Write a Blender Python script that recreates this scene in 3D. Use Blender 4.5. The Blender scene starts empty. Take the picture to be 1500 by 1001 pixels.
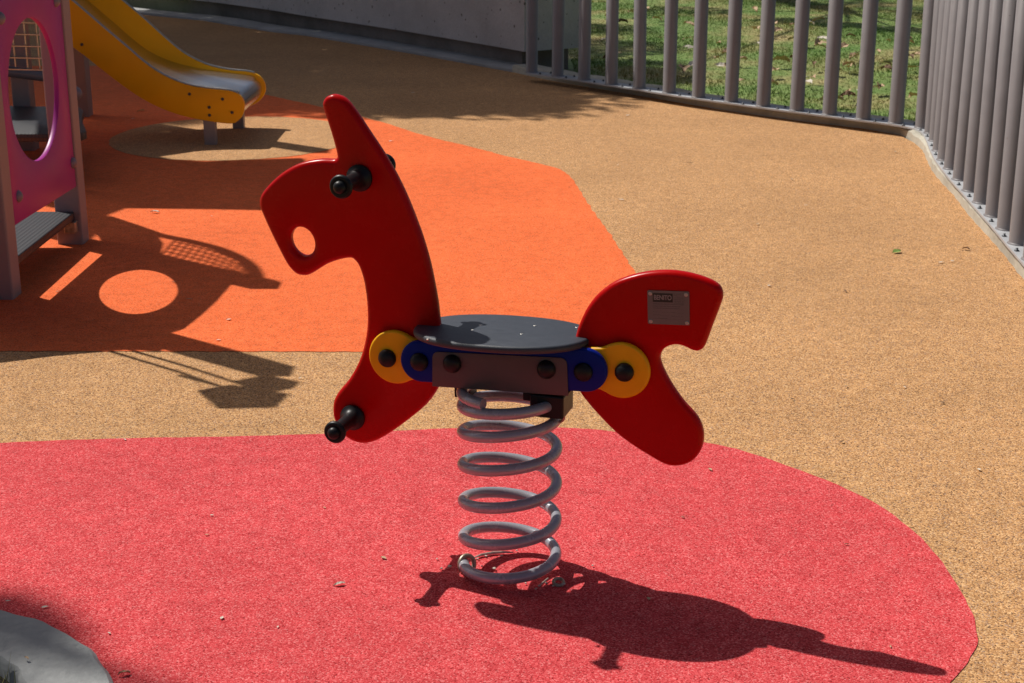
import bpy, bmesh, math, random
import numpy as np
from mathutils import Vector, Matrix

# ------------------------------------------------------------------ calibration of the place
W_, H_ = 1500.0, 1001.0
F_, PIT, HC = 2250.0, 0.29878, 1.30474
BX, BY, PSI = -0.00426, 2.72372, 0.300          # foot of the spring, heading of the rocker
KX, KY = 0.616, -0.478                         # shadow shift per metre of height
CP, SP = math.cos(PIT), math.sin(PIT)
CS, SN = math.cos(PSI), math.sin(PSI)
CAM = Vector((0, 0, HC))

def ray(px, py):
    a = (px-750)/F_; b = (500.5-py)/F_
    return Vector((a, CP+b*SP, -SP+b*CP))
def G(px, py, z=0.0):
    r = ray(px, py); return CAM + r*((z-HC)/r.z)
def PXp(px, py, X):
    r = ray(px, py); return CAM + r*(X/r.x)
def PYp(px, py, Y):
    r = ray(px, py); return CAM + r*(Y/r.y)
def HP(px, py, v):                                 # horse frame (u, z) on the plane at lateral offset v
    r = ray(px, py); n = Vector((SN, CS, 0)); b = Vector((BX, BY, 0))
    t = (v - n.dot(CAM-b))/n.dot(r); q = CAM + r*t - b
    return (q.x*CS - q.y*SN, q.z)
def HW(P):                                         # world point -> horse frame (u, v)
    x, y = P.x-BX, P.y-BY
    return (x*CS - y*SN, x*SN + y*CS)

sc = bpy.context.scene
col = sc.collection
rnd = random.Random(7)

# ------------------------------------------------------------------ object helpers
def link(o, parent=None):
    col.objects.link(o)
    if parent: o.parent = parent
    return o
def tag(o, label=None, cat=None, group=None, kind=None):
    if label: o['label'] = label
    if cat: o['category'] = cat
    if group: o['group'] = group
    if kind: o['kind'] = kind
    return o
def empty(name, loc, rz=0.0):
    o = bpy.data.objects.new(name, None); o.empty_display_size = .1
    o.location = loc; o.rotation_euler = (0, 0, rz)
    return link(o)
def obj(name, bm, mat, parent=None, smooth=None):
    bmesh.ops.recalc_face_normals(bm, faces=bm.faces)
    me = bpy.data.meshes.new(name); bm.to_mesh(me); bm.free()
    me.materials.append(mat)
    if smooth is not None:
        for p in me.polygons: p.use_smooth = True
        try: me.set_sharp_from_angle(angle=math.radians(smooth))
        except Exception: pass
    return link(bpy.data.objects.new(name, me), parent)
def raw(name, verts, faces, mat, parent=None, mats=None, idx=None):
    me = bpy.data.meshes.new(name); me.from_pydata(verts, [], faces); me.update()
    me.materials.append(mat)
    return link(bpy.data.objects.new(name, me), parent)

def catmull(pts, n=4, closed=True):
    out = []; N = len(pts)
    rng = range(N) if closed else range(N-1)
    for i in rng:
        if closed: p0, p1, p2, p3 = pts[i-1], pts[i], pts[(i+1) % N], pts[(i+2) % N]
        else: p0, p1, p2, p3 = pts[max(i-1, 0)], pts[i], pts[i+1], pts[min(i+2, N-1)]
        for k in range(n):
            t = k/n; t2 = t*t; t3 = t2*t
            out.append(tuple(.5*(2*b+(c-a)*t+(2*a-5*b+4*c-d)*t2+(-a+3*b-3*c+d)*t3) for a, b, c, d in zip(p0, p1, p2, p3)))
    if not closed: out.append(tuple(pts[-1]))
    return out

def slab(bm, loops, place, t0, t1, bev=0.0, seg=3):
    """plate with outline loops[0] and holes loops[1:], from depth t0 to t1; place(a, b, t) -> point.
    The rim is rounded by stepping the outline inwards."""
    def offs(lp, d):
        n = len(lp); A = sum(lp[i][0]*lp[(i+1) % n][1]-lp[(i+1) % n][0]*lp[i][1] for i in range(n)); s = 1 if A > 0 else -1
        res = []
        for i in range(n):
            ax, ay = lp[i-1]; bx, by = lp[i]; cx, cy = lp[(i+1) % n]
            e1 = Vector((bx-ax, by-ay)); e2 = Vector((cx-bx, cy-by))
            e1.normalize(); e2.normalize(); tt = (e1+e2)
            if tt.length < 1e-6: tt = e1
            tt.normalize(); res.append((bx - s*tt.y*d, by + s*tt.x*d))
        return res
    if bev > 0:
        st = [(t0 + (t1-t0 and math.copysign(bev, t1-t0))*(1-math.cos(math.pi/2*k/seg)), bev*(1-math.sin(math.pi/2*k/seg))) for k in range(seg+1)]
        steps = st + [(t0+t1-t, d) for t, d in reversed(st)]
    else: steps = [(t0, 0), (t1, 0)]
    caps = {0: [], len(steps)-1: []}
    for li, lp in enumerate(loops):
        sgn = 1 if li == 0 else -1
        rings = []
        for t, d in steps:
            o = offs(lp, d*sgn) if d else lp
            rings.append([bm.verts.new(place(a, b, t)) for a, b in o])
        n = len(lp)
        for r in range(len(rings)-1):
            for i in range(n):
                f = bm.faces.new((rings[r][i], rings[r][(i+1) % n], rings[r+1][(i+1) % n], rings[r+1][i])); f.smooth = True
        for k in caps: caps[k].append(rings[k])
    for k, rs in caps.items():
        ed = []
        for r in rs:
            n = len(r)
            for i in range(n):
                e = bm.edges.get((r[i], r[(i+1) % n])) or bm.edges.new((r[i], r[(i+1) % n])); ed.append(e)
        if len(rs) == 1: bm.faces.new(rs[0])
        else: bmesh.ops.triangle_fill(bm, edges=ed, use_beauty=True, use_dissolve=False)
    return bm
def circ(cx, cy, r, n=32, ry=None):
    return [(cx+r*math.cos(2*math.pi*i/n), cy+(ry or r)*math.sin(2*math.pi*i/n)) for i in range(n)]

def tube(bm, path, r, n=10, caps=True, closed=False):
    P = [Vector(p) for p in path]; N = len(P); rings = []; up = None
    for i in range(N):
        if closed: t = (P[(i+1) % N]-P[i-1]).normalized()
        else: t = (P[min(i+1, N-1)]-P[max(i-1, 0)]).normalized()
        if up is None:
            up = Vector((0, 0, 1)) if abs(t.z) < .9 else Vector((1, 0, 0))
        a = (up - t*up.dot(t)).normalized(); up = a; b = t.cross(a)
        rr = r[i] if isinstance(r, (list, tuple)) else r
        rings.append([bm.verts.new(P[i]+(a*math.cos(2*math.pi*k/n)+b*math.sin(2*math.pi*k/n))*rr) for k in range(n)])
    for i in range(N if closed else N-1):
        j = (i+1) % N
        for k in range(n):
            f = bm.faces.new((rings[i][k], rings[i][(k+1) % n], rings[j][(k+1) % n], rings[j][k])); f.smooth = True
    if caps and not closed:
        bm.faces.new(rings[0]); bm.faces.new(rings[-1])
    return bm
def lathe(bm, prof, origin, axis, n=24):
    """prof: list of (distance along axis, radius)"""
    ax = Vector(axis).normalized(); o = Vector(origin)
    a = ax.orthogonal().normalized(); b = ax.cross(a); rings = []
    for d, r in prof:
        if r < 1e-5: rings.append([bm.verts.new(o+ax*d)])
        else: rings.append([bm.verts.new(o+ax*d+(a*math.cos(2*math.pi*k/n)+b*math.sin(2*math.pi*k/n))*r) for k in range(n)])
    for i in range(len(rings)-1):
        A, B = rings[i], rings[i+1]
        for k in range(n):
            k2 = (k+1) % n
            if len(A) == 1 and len(B) == 1: continue
            if len(A) == 1: f = bm.faces.new((A[0], B[k], B[k2]))
            elif len(B) == 1: f = bm.faces.new((A[k], A[k2], B[0]))
            else: f = bm.faces.new((A[k], A[k2], B[k2], B[k]))
            f.smooth = True
    for R in (rings[0], rings[-1]):
        if len(R) > 2: bm.faces.new(R)
    return bm
def box(bm, x0, x1, y0, y1, z0, z1, bev=0.0):
    b2 = bmesh.new()
    v = [b2.verts.new((x, y, z)) for x in (x0, x1) for y in (y0, y1) for z in (z0, z1)]
    for q in ((0, 1, 3, 2), (4, 6, 7, 5), (0, 4, 5, 1), (2, 3, 7, 6), (0, 2, 6, 4), (1, 5, 7, 3)): b2.faces.new([v[i] for i in q])
    bmesh.ops.recalc_face_normals(b2, faces=b2.faces)
    if bev: bmesh.ops.bevel(b2, geom=list(b2.edges), offset=bev, segments=2, affect='EDGES', profile=.5)
    me = bpy.data.meshes.new('tmp'); b2.to_mesh(me); b2.free(); bm.from_mesh(me); bpy.data.meshes.remove(me)
    return bm
def wobble(lp, step=.03, amp=.0022, closed=True):
    out = []
    for a, b in zip(lp, lp[1:]+(lp[:1] if closed else [])):
        d = math.hypot(b[0]-a[0], b[1]-a[1]); n = max(1, min(400, int(d/step)))
        for k in range(n):
            t = k/n; x, y = a[0]+(b[0]-a[0])*t, a[1]+(b[1]-a[1])*t
            out.append((x+amp*math.sin(37*x+53*y)+rnd.gauss(0, amp*.6), y+amp*math.sin(61*x-41*y)+rnd.gauss(0, amp*.6)))
    return out
def sheet(name, loops, z, mat, ztop=None):
    bm = bmesh.new(); ed = []
    for lp in loops:
        vs = [bm.verts.new((p[0], p[1], z)) for p in lp]
        for i in range(len(vs)): ed.append(bm.edges.new((vs[i], vs[(i+1) % len(vs)])))
    bmesh.ops.triangle_fill(bm, edges=ed, use_beauty=True, use_dissolve=False)
    for f in bm.faces:
        if f.normal.z < 0: f.normal_flip()
    me = bpy.data.meshes.new(name); bm.to_mesh(me); bm.free(); me.materials.append(mat)
    o = link(bpy.data.objects.new(name, me))
    return tag(o, kind='structure')

# ------------------------------------------------------------------ materials
def newmat(name):
    m = bpy.data.materials.new(name); m.use_nodes = True
    nt = m.node_tree; b = nt.nodes['Principled BSDF']
    return m, nt, b
def N(nt, t, **k):
    n = nt.nodes.new(t)
    for a, v in k.items():
        if a.startswith('i_'): n.inputs[a[2:].replace('_', ' ')].default_value = v
        else: setattr(n, a, v)
    return n
def ramp(nt, stops, interp='LINEAR'):
    n = nt.nodes.new('ShaderNodeValToRGB'); n.color_ramp.interpolation = interp
    e = n.color_ramp.elements
    while len(e) < len(stops): e.new(.5)
    for x, (p, c) in zip(e, stops): x.position = p; x.color = (*c, 1)
    return n
def plain(name, c, rough=.5, metal=0.0, var=.12, scale=30, bump=.0, bscale=400, spec=.5, coat=0):
    m, nt, b = newmat(name)
    tc = N(nt, 'ShaderNodeTexCoord')
    nz = N(nt, 'ShaderNodeTexNoise'); nz.inputs['Scale'].default_value = scale; nz.inputs['Detail'].default_value = 6
    nt.links.new(tc.outputs['Object'], nz.inputs['Vector'])
    lo = tuple(x*(1-var) for x in c); hi = tuple(min(1, x*(1+var)) for x in c)
    r = ramp(nt, [(.3, lo), (.7, hi)]); nt.links.new(nz.outputs['Fac'], r.inputs['Fac'])
    nt.links.new(r.outputs['Color'], b.inputs['Base Color'])
    mr = N(nt, 'ShaderNodeMapRange'); mr.inputs['To Min'].default_value = max(.02, rough*.85); mr.inputs['To Max'].default_value = min(1, rough*1.2)
    nt.links.new(nz.outputs['Fac'], mr.inputs['Value']); nt.links.new(mr.outputs['Result'], b.inputs['Roughness'])
    b.inputs['Metallic'].default_value = metal
    b.inputs['Specular IOR Level'].default_value = spec
    if coat: b.inputs['Coat Weight'].default_value = coat
    if bump:
        n2 = N(nt, 'ShaderNodeTexNoise'); n2.inputs['Scale'].default_value = bscale; n2.inputs['Detail'].default_value = 3
        nt.links.new(tc.outputs['Object'], n2.inputs['Vector'])
        bp = N(nt, 'ShaderNodeBump'); bp.inputs['Strength'].default_value = bump; bp.inputs['Distance'].default_value = .002
        nt.links.new(n2.outputs['Fac'], bp.inputs['Height']); nt.links.new(bp.outputs['Normal'], b.inputs['Normal'])
    return m

def rubber(name, stops, cell=.0042, wear=.16, bump=.55, worn=None):
    """wet-poured rubber crumb: every granule its own tint"""
    m, nt, b = newmat(name)
    tc = N(nt, 'ShaderNodeTexCoord')
    vo = N(nt, 'ShaderNodeTexVoronoi'); vo.inputs['Scale'].default_value = 1/cell; vo.inputs['Randomness'].default_value = 1
    nt.links.new(tc.outputs['Object'], vo.inputs['Vector'])
    sep = N(nt, 'ShaderNodeSeparateColor'); nt.links.new(vo.outputs['Color'], sep.inputs['Color'])
    r = ramp(nt, stops, 'CONSTANT'); nt.links.new(sep.outputs['Red'], r.inputs['Fac'])
    # broad wear and dust
    n1 = N(nt, 'ShaderNodeTexNoise'); n1.inputs['Scale'].default_value = 1.3; n1.inputs['Detail'].default_value = 7; n1.inputs['Roughness'].default_value = .62
    nt.links.new(tc.outputs['Object'], n1.inputs['Vector'])
    mr = N(nt, 'ShaderNodeMapRange'); mr.inputs['From Min'].default_value = .3; mr.inputs['From Max'].default_value = .7
    mr.inputs['To Min'].default_value = 1-wear; mr.inputs['To Max'].default_value = 1+wear*.6
    nt.links.new(n1.outputs['Fac'], mr.inputs['Value'])
    n3 = N(nt, 'ShaderNodeTexNoise'); n3.inputs['Scale'].default_value = 22; n3.inputs['Detail'].default_value = 5
    nt.links.new(tc.outputs['Object'], n3.inputs['Vector'])
    mr3 = N(nt, 'ShaderNodeMapRange'); mr3.inputs['From Min'].default_value = .3; mr3.inputs['From Max'].default_value = .7
    mr3.inputs['To Min'].default_value = .90; mr3.inputs['To Max'].default_value = 1.1
    nt.links.new(n3.outputs['Fac'], mr3.inputs['Value'])
    mu = N(nt, 'ShaderNodeMath', operation='MULTIPLY'); nt.links.new(mr.outputs['Result'], mu.inputs[0]); nt.links.new(mr3.outputs['Result'], mu.inputs[1])
    vm = N(nt, 'ShaderNodeVectorMath', operation='SCALE'); nt.links.new(r.outputs['Color'], vm.inputs[0]); nt.links.new(mu.outputs[0], vm.inputs['Scale'])
    nt.links.new(vm.outputs['Vector'], b.inputs['Base Color'])
    b.inputs['Roughness'].default_value = .85; b.inputs['Specular IOR Level'].default_value = .10
    bp = N(nt, 'ShaderNodeBump'); bp.inputs['Strength'].default_value = bump; bp.inputs['Distance'].default_value = cell*.5; bp.invert = True
    nt.links.new(vo.outputs['Distance'], bp.inputs['Height']); nt.links.new(bp.outputs['Normal'], b.inputs['Normal'])
    return m

M = {}
M['beige'] = rubber('beige_rubber_crumb', [(0, (.14, .078, .046)), (.08, (.34, .172, .078)), (.28, (.50, .262, .112)), (.52, (.635, .348, .150)), (.75, (.75, .465, .232)), (.91, (.43, .275, .185))], cell=.0028, wear=.13, bump=.42)
M['orange'] = rubber('orange_rubber_crumb', [(0, (.44, .072, .024)), (.07, (.73, .130, .036)), (.35, (.88, .168, .048)), (.7, (.93, .215, .072)), (.94, (.76, .22, .11))], cell=.0025, wear=.11, bump=.34)
M['pink'] = rubber('rose_red_rubber_crumb', [(0, (.32, .024, .027)), (.06, (.53, .043, .049)), (.30, (.64, .070, .078)), (.62, (.73, .108, .114)), (.88, (.80, .205, .205))], cell=.0025, wear=.11, bump=.34)
M['red'] = plain('red_plastic', (.51, .0006, .0010), .26, var=.03, spec=.17, bump=.04, bscale=900)
M['yellow'] = plain('yellow_plastic', (.95, .47, .002), .34, spec=.3, var=.04, bump=.03, bscale=900)
M['blue'] = plain('blue_plastic', (.003, .016, .23), .34, spec=.14, var=.04, bump=.03, bscale=900)
M['black'] = plain('black_plastic', (.009, .009, .011), .40, spec=.3, var=.2, bump=.06, bscale=700)
M['seat'] = plain('charcoal_seat_plastic', (.036, .044, .061), .50, spec=.6, var=.10, scale=60, bump=.30, bscale=1300)
M['bracket'] = plain('grey_powder_coat', (.115, .085, .09), .42, spec=.3, var=.05, bump=.08, bscale=900)
M['spring'] = plain('spring_grey_paint', (.39, .395, .44), .26, metal=.25, var=.06, scale=40, bump=.05, bscale=300)
def specks(m, c, thr=.70, sc=55):
    nt = m.node_tree; b = nt.nodes['Principled BSDF']; lk = b.inputs['Base Color'].links[0].from_socket
    tc = N(nt, 'ShaderNodeTexCoord'); nz = N(nt, 'ShaderNodeTexNoise'); nz.inputs['Scale'].default_value = sc; nz.inputs['Detail'].default_value = 4
    nt.links.new(tc.outputs['Object'], nz.inputs['Vector'])
    r = ramp(nt, [(thr, (0, 0, 0)), (thr+.04, (1, 1, 1))]); nt.links.new(nz.outputs['Fac'], r.inputs['Fac'])
    mx = N(nt, 'ShaderNodeMix', data_type='RGBA'); mx.inputs[7].default_value = (*c, 1)
    nt.links.new(r.outputs['Color'], mx.inputs[0]); nt.links.new(lk, mx.inputs[6]); nt.links.new(mx.outputs[2], b.inputs['Base Color'])
specks(M['spring'], (.12, .07, .05), .74, 60)
M['zinc'] = plain('zinc_steel', (.55, .53, .49), .32, metal=1, var=.15, scale=80)
M['brass'] = plain('weathered_steel', (.42, .37, .28), .42, metal=.7, var=.35, scale=90)
M['platesteel'] = plain('brushed_name_plate', (.20, .175, .175), .42, metal=.3, var=.05)
M['platelight'] = plain('plate_lettering', (.34, .30, .30), .45, var=.03)
M['ink'] = plain('plate_ink', (.018, .022, .018), .5, var=.05)
M['inkgrey'] = plain('plate_fine_print', (.12, .11, .11), .5, var=.05)
M['post'] = plain('taupe_fence_paint', (.228, .214, .220), .38, spec=.6, var=.05, scale=12, bump=.05, bscale=500)
specks(M['post'], (.12, .085, .07), .74, 38)
M['plate'] = plain('pale_grey_base_plate', (.44, .45, .47), .5, var=.10, scale=14)
M['bolt'] = plain('dark_bolt_steel', (.07, .075, .085), .45, metal=.6, var=.3)
M['towerpost'] = plain('grey_play_post', (.30, .25, .245), .5, var=.06, scale=8, bump=.05)
M['magenta'] = plain('magenta_play_panel', (.35, .012, .25), .42, var=.05, scale=6)
M['violet'] = plain('violet_play_panel', (.13, .10, .36), .42, var=.05)
M['slideyellow'] = plain('yellow_slide_panel', (.95, .46, .003), .42, spec=.3, var=.07, scale=5)
M['steel'] = plain('slide_stainless', (.62, .64, .67), .24, metal=1, var=.10, scale=4)
M['tubegrey'] = plain('dark_tube_paint', (.12, .14, .17), .35, var=.1)
M['roofblue'] = plain('roof_panel', (.09, .13, .30), .5, var=.08)
M['cap'] = plain('grey_bolt_cap', (.20, .20, .235), .45, var=.08)
M['pebble'] = plain('pale_pebble', (.52, .47, .40), .8, var=.3, scale=60)
M['dryleaf'] = plain('dry_leaf', (.48, .33, .20), .75, var=.45, scale=18)
M['paleleaf'] = plain('pale_dry_leaf', (.62, .56, .47), .7, var=.2, scale=25)
M['brownleaf'] = plain('brown_leaf', (.16, .085, .04), .75, var=.4, scale=25)
M['greenleaf'] = plain('fresh_leaf', (.20, .30, .06), .6, var=.3, scale=25)
M['bark'] = plain('tree_bark', (.10, .072, .05), .9, var=.5, scale=14, bump=.8, bscale=30)

def deckmat():
    m, nt, b = newmat('ribbed_dark_deck')
    tc = N(nt, 'ShaderNodeTexCoord'); ck = N(nt, 'ShaderNodeTexVoronoi'); ck.inputs['Scale'].default_value = 62; ck.inputs['Randomness'].default_value = 0
    nt.links.new(tc.outputs['Object'], ck.inputs['Vector'])
    bp = N(nt, 'ShaderNodeBump'); bp.inputs['Strength'].default_value = .8; bp.inputs['Distance'].default_value = .004
    nt.links.new(ck.outputs['Distance'], bp.inputs['Height']); nt.links.new(bp.outputs['Normal'], b.inputs['Normal'])
    r = ramp(nt, [(.2, (.055, .058, .066)), (.6, (.030, .032, .038))]); nt.links.new(ck.outputs['Distance'], r.inputs['Fac'])
    nt.links.new(r.outputs['Color'], b.inputs['Base Color']); b.inputs['Roughness'].default_value = .45
    return m
M['deck'] = deckmat()

def concrete(name, c, pits=True, stain=.25):
    m, nt, b = newmat(name)
    tc = N(nt, 'ShaderNodeTexCoord')
    n1 = N(nt, 'ShaderNodeTexNoise'); n1.inputs['Scale'].default_value = 2.2; n1.inputs['Detail'].default_value = 9; n1.inputs['Roughness'].default_value = .65
    nt.links.new(tc.outputs['Object'], n1.inputs['Vector'])
    r = ramp(nt, [(.25, tuple(x*(1-stain) for x in c)), (.55, c), (.8, tuple(x*1.15 for x in c))]); nt.links.new(n1.outputs['Fac'], r.inputs['Fac'])
    vo = N(nt, 'ShaderNodeTexVoronoi'); vo.inputs['Scale'].default_value = 19
    n2 = N(nt, 'ShaderNodeTexNoise'); n2.inputs['Scale'].default_value = 60; n2.inputs['Detail'].default_value = 6
    nt.links.new(tc.outputs['Object'], vo.inputs['Vector']); nt.links.new(tc.outputs['Object'], n2.inputs['Vector'])
    sp = N(nt, 'ShaderNodeSeparateColor'); nt.links.new(vo.outputs['Color'], sp.inputs['Color'])
    th = N(nt, 'ShaderNodeMapRange'); th.inputs['To Min'].default_value = .02; th.inputs['To Max'].default_value = .21; nt.links.new(sp.outputs['Green'], th.inputs['Value'])
    lt = N(nt, 'ShaderNodeMath', operation='LESS_THAN'); nt.links.new(vo.outputs['Distance'], lt.inputs[0]); nt.links.new(th.outputs['Result'], lt.inputs[1])
    mx = N(nt, 'ShaderNodeMix', data_type='RGBA'); mx.inputs[7].default_value = (c[0]*.35, c[1]*.33, c[2]*.30, 1)
    nt.links.new(r.outputs['Color'], mx.inputs[6])
    if pits: nt.links.new(lt.outputs[0], mx.inputs[0])
    else: mx.inputs[0].default_value = 0
    mg = N(nt, 'ShaderNodeMapRange'); mg.inputs['To Min'].default_value = .86; mg.inputs['To Max'].default_value = 1.14; nt.links.new(n2.outputs['Fac'], mg.inputs['Value'])
    vm = N(nt, 'ShaderNodeVectorMath', operation='SCALE'); nt.links.new(mx.outputs[2], vm.inputs[0]); nt.links.new(mg.outputs['Result'], vm.inputs['Scale'])
    nt.links.new(vm.outputs['Vector'], b.inputs['Base Color']); b.inputs['Roughness'].default_value = .88
    bp = N(nt, 'ShaderNodeBump'); bp.inputs['Strength'].default_value = .5; bp.inputs['Distance'].default_value = .006
    nt.links.new(n2.outputs['Fac'], bp.inputs['Height']); nt.links.new(bp.outputs['Normal'], b.inputs['Normal'])
    return m
M['wall'] = concrete('pitted_concrete', (.52, .52, .53))
M['footing'] = concrete('dark_stained_concrete', (.23, .205, .19), pits=False, stain=.5)
M['kerb'] = concrete('mossy_kerb_concrete', (.50, .47, .39), pits=False, stain=.5)
M['kerbpale'] = concrete('pale_kerb_concrete', (.40, .405, .41), pits=False, stain=.3)
M['planter'] = concrete('smooth_grey_concrete', (.34, .35, .35), pits=False, stain=.18)

def lawnmat(name, blades):
    m, nt, b = newmat(name)
    ge = N(nt, 'ShaderNodeNewGeometry')
    n1 = N(nt, 'ShaderNodeTexNoise'); n1.inputs['Scale'].default_value = 1.1; n1.inputs['Detail'].default_value = 6; n1.inputs['Roughness'].default_value = .6
    nt.links.new(ge.outputs['Position'], n1.inputs['Vector'])
    r = ramp(nt, [(.33, (.11, .215, .034)), (.47, (.18, .26, .06)), (.58, (.30, .29, .10)), (.70, (.43, .33, .15))])
    nt.links.new(n1.outputs['Fac'], r.inputs['Fac'])
    n2 = N(nt, 'ShaderNodeTexNoise'); n2.inputs['Scale'].default_value = 45; n2.inputs['Detail'].default_value = 4
    nt.links.new(ge.outputs['Position'], n2.inputs['Vector'])
    mg = N(nt, 'ShaderNodeMapRange'); mg.inputs['From Min'].default_value = .3; mg.inputs['From Max'].default_value = .7
    mg.inputs['To Min'].default_value = .8; mg.inputs['To Max'].default_value = 1.2; nt.links.new(n2.outputs['Fac'], mg.inputs['Value'])
    vm = N(nt, 'ShaderNodeVectorMath', operation='SCALE'); nt.links.new(r.outputs['Color'], vm.inputs[0]); nt.links.new(mg.outputs['Result'], vm.inputs['Scale'])
    nt.links.new(vm.outputs['Vector'], b.inputs['Base Color']); b.inputs['Roughness'].default_value = .7
    if blades: b.inputs['Specular IOR Level'].default_value = .3
    return m
M['lawn'] = lawnmat('lawn_soil_and_thatch', False)
M['grass'] = lawnmat('grass_blade', True)
def soilmat():
    return plain('dark_planter_soil', (.035, .027, .02), .95, var=.5, scale=50, bump=1, bscale=120)
M['soil'] = soilmat()
def leafmat(name, c):
    m, nt, b = newmat(name)
    ge = N(nt, 'ShaderNodeNewGeometry'); r = ramp(nt, [(0, tuple(x*.6 for x in c)), (1, tuple(x*1.5 for x in c))])
    nt.links.new(ge.outputs['Random Per Island'], r.inputs['Fac']); nt.links.new(r.outputs['Color'], b.inputs['Base Color'])
    b.inputs['Roughness'].default_value = .55
    return m
M['crown'] = leafmat('tree_leaves', (.045, .085, .02))

# ------------------------------------------------------------------ ground surfaces
kerb_px = [(480, 58), (620, 82), (751, 106), (817, 120), (900, 134), (981, 148), (1072, 163.5), (1168, 177), (1266, 189), (1318, 198), (1340, 210), (1352, 221), (1358, 234), (1366, 250), (1380, 268), (1398, 287), (1420, 316), (1450, 349), (1476, 379), (1492, 400)]
kerb_in = [G(*q) for q in kerb_px]                       # edge between rubber floor and kerb
dlast = (kerb_in[-1]-kerb_in[-3]).normalized()
kerb_tail = [kerb_in[-1]+dlast*s for s in (.5, 1.2, 1.9)]
wall_kerb = [G(*q) for q in [(60, 4), (201, 21), (300, 31), (390, 46), (450, 53)]]
wk0 = wall_kerb[0] + (wall_kerb[0]-wall_kerb[2]).normalized()*4.0

# planter ring, bottom left: circle through three points of its outer edge
def circ3(a, b, c):
    ax, ay, bx, by, cx, cy = a.x, a.y, b.x, b.y, c.x, c.y
    d = 2*(ax*(by-cy)+bx*(cy-ay)+cx*(ay-by))
    ux = ((ax*ax+ay*ay)*(by-cy)+(bx*bx+by*by)*(cy-ay)+(cx*cx+cy*cy)*(ay-by))/d
    uy = ((ax*ax+ay*ay)*(cx-bx)+(bx*bx+by*by)*(ax-cx)+(cx*cx+cy*cy)*(bx-ax))/d
    return Vector((ux, uy, 0)), math.hypot(ax-ux, ay-uy)
plc, plr = circ3(G(0, 903), G(84, 929), G(163, 1000))
plring = [(plc.x+plr*math.cos(2*math.pi*i/96), plc.y+plr*math.sin(2*math.pi*i/96)) for i in range(96)]

lawn_far = [(-90, -60), (90, -60), (90, 160), (-90, 160)]
tag(sheet('lawn', [lawn_far], -.035, M['lawn']))
floor_loop = [(p.x, p.y) for p in [wk0]+wall_kerb+kerb_in+kerb_tail] + [(1.6, -3.5), (-9, -3.5), (-11, 18)]
sheet('rubber_floor', [floor_loop, list(reversed(plring))], 0.0, M['beige'])
org_px = [(560, 179.5), (575, 184), (611, 196), (653, 207), (698, 217.5), (740, 229), (793, 241), (815, 246.5), (828, 253), (838, 262), (862, 300), (895, 346), (917.5, 380), (932, 402), (945, 440), (950, 480), (944, 505), (925, 516), (880, 517)]
org = [G(*q) for q in org_px]
org_loop = [(p.x, p.y) for p in org] + [(G(535, 516).x, G(535, 516).y), (G(0, 515).x, G(0, 515).y), (-4.5, G(0, 514).y), (-6.0, 9.6)] + [(p.x, p.y) for p in (G(51, 97), G(142, 97), G(260, 112), G(390, 139.5), G(470, 157))]
sheet('orange_floor_area', [wobble(org_loop)], .0015, M['orange'])
cl, cr = G(160.5, 205), G(527, 198)
ct, cb = G(330, 171.5), G(330, 236.5)
cc = ((cl.x+cr.x)/2, (ct.y+cb.y)/2); ca = (cr.x-cl.x)/2; cbb = (ct.y-cb.y)/2
sheet('beige_floor_circle', [wobble(circ(cc[0], cc[1], ca, 72, cbb))], .003, M['beige'])
pk_px = [(-260, 690), (-120, 664), (0, 650), (180, 643), (350, 640), (540, 634), (640, 629), (740, 626.5), (840, 628), (898, 633), (1031, 649), (1092, 662.5), (1155, 684), (1227, 711), (1290, 743), (1331, 773), (1367, 808), (1394, 846), (1419, 888), (1431, 925), (1429, 951), (1412, 978), (1390, 1003), (1340, 1050), (1230, 1120), (1000, 1190), (600, 1230), (260, 1200)]
pk = catmull([(G(*q).x, G(*q).y) for q in pk_px], 4)
# leave the planter ring out of the rose sheet: clip points that fall inside the ring back to its rim
a0 = math.atan2(G(263, 1180).y-plc.y, G(263, 1180).x-plc.x)
pk_main = [p for p in pk if math.hypot(p[0]-plc.x, p[1]-plc.y) > plr+.02]
arc0, arc1 = -0.9, 1.95
arc = [(plc.x+plr*math.cos(arc0+(arc1-arc0)*i/40), plc.y+plr*math.sin(arc0+(arc1-arc0)*i/40)) for i in range(41)]
pk_main = [(G(*q).x, G(*q).y) for q in pk_px[1:-2]]
pk_sm = catmull(pk_main, 4, closed=False)
sheet('rose_floor_area', [wobble(pk_sm, amp=.0010, closed=False) + [(-.1, 1.25)] + arc + [(plc.x-.9, plc.y+plr*1.0+.02)]], .0015, M['pink'])

inr = sum(math.hypot(q.x-plc.x, q.y-plc.y) for q in (G(2, 975, .02), G(21, 981, .02), G(40, 997, .02)))/3
# planter: concrete ring and soil
bm = bmesh.new(); n = 128
prof = [(plr, -.06), (plr, .010), (plr-.008, .018), (inr+.006, .022), (inr, .014), (inr-.004, -.10)]
rings = [[bm.verts.new((plc.x+(r+.002*math.sin(i*7.3)+.0015*math.sin(i*17.1))*math.cos(2*math.pi*i/n), plc.y+(r+.002*math.sin(i*7.3)+.0015*math.sin(i*17.1))*math.sin(2*math.pi*i/n), z)) for i in range(n)] for r, z in prof]
for a, b_ in zip(rings[:-1], rings[1:]):
    for i in range(n):
        bm.faces.new((a[i], a[(i+1) % n], b_[(i+1) % n], b_[i]))
planter = obj('planter_kerb', bm, M['planter'], smooth=40)
tag(planter, 'curved grey concrete planter kerb at the bottom left beside the rose floor', 'kerb')
sheet('planter_soil', [[(plc.x+(inr-.001)*math.cos(2*math.pi*i/64), plc.y+(inr-.001)*math.sin(2*math.pi*i/64)) for i in range(64)]], -.012, M['soil'])
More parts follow.
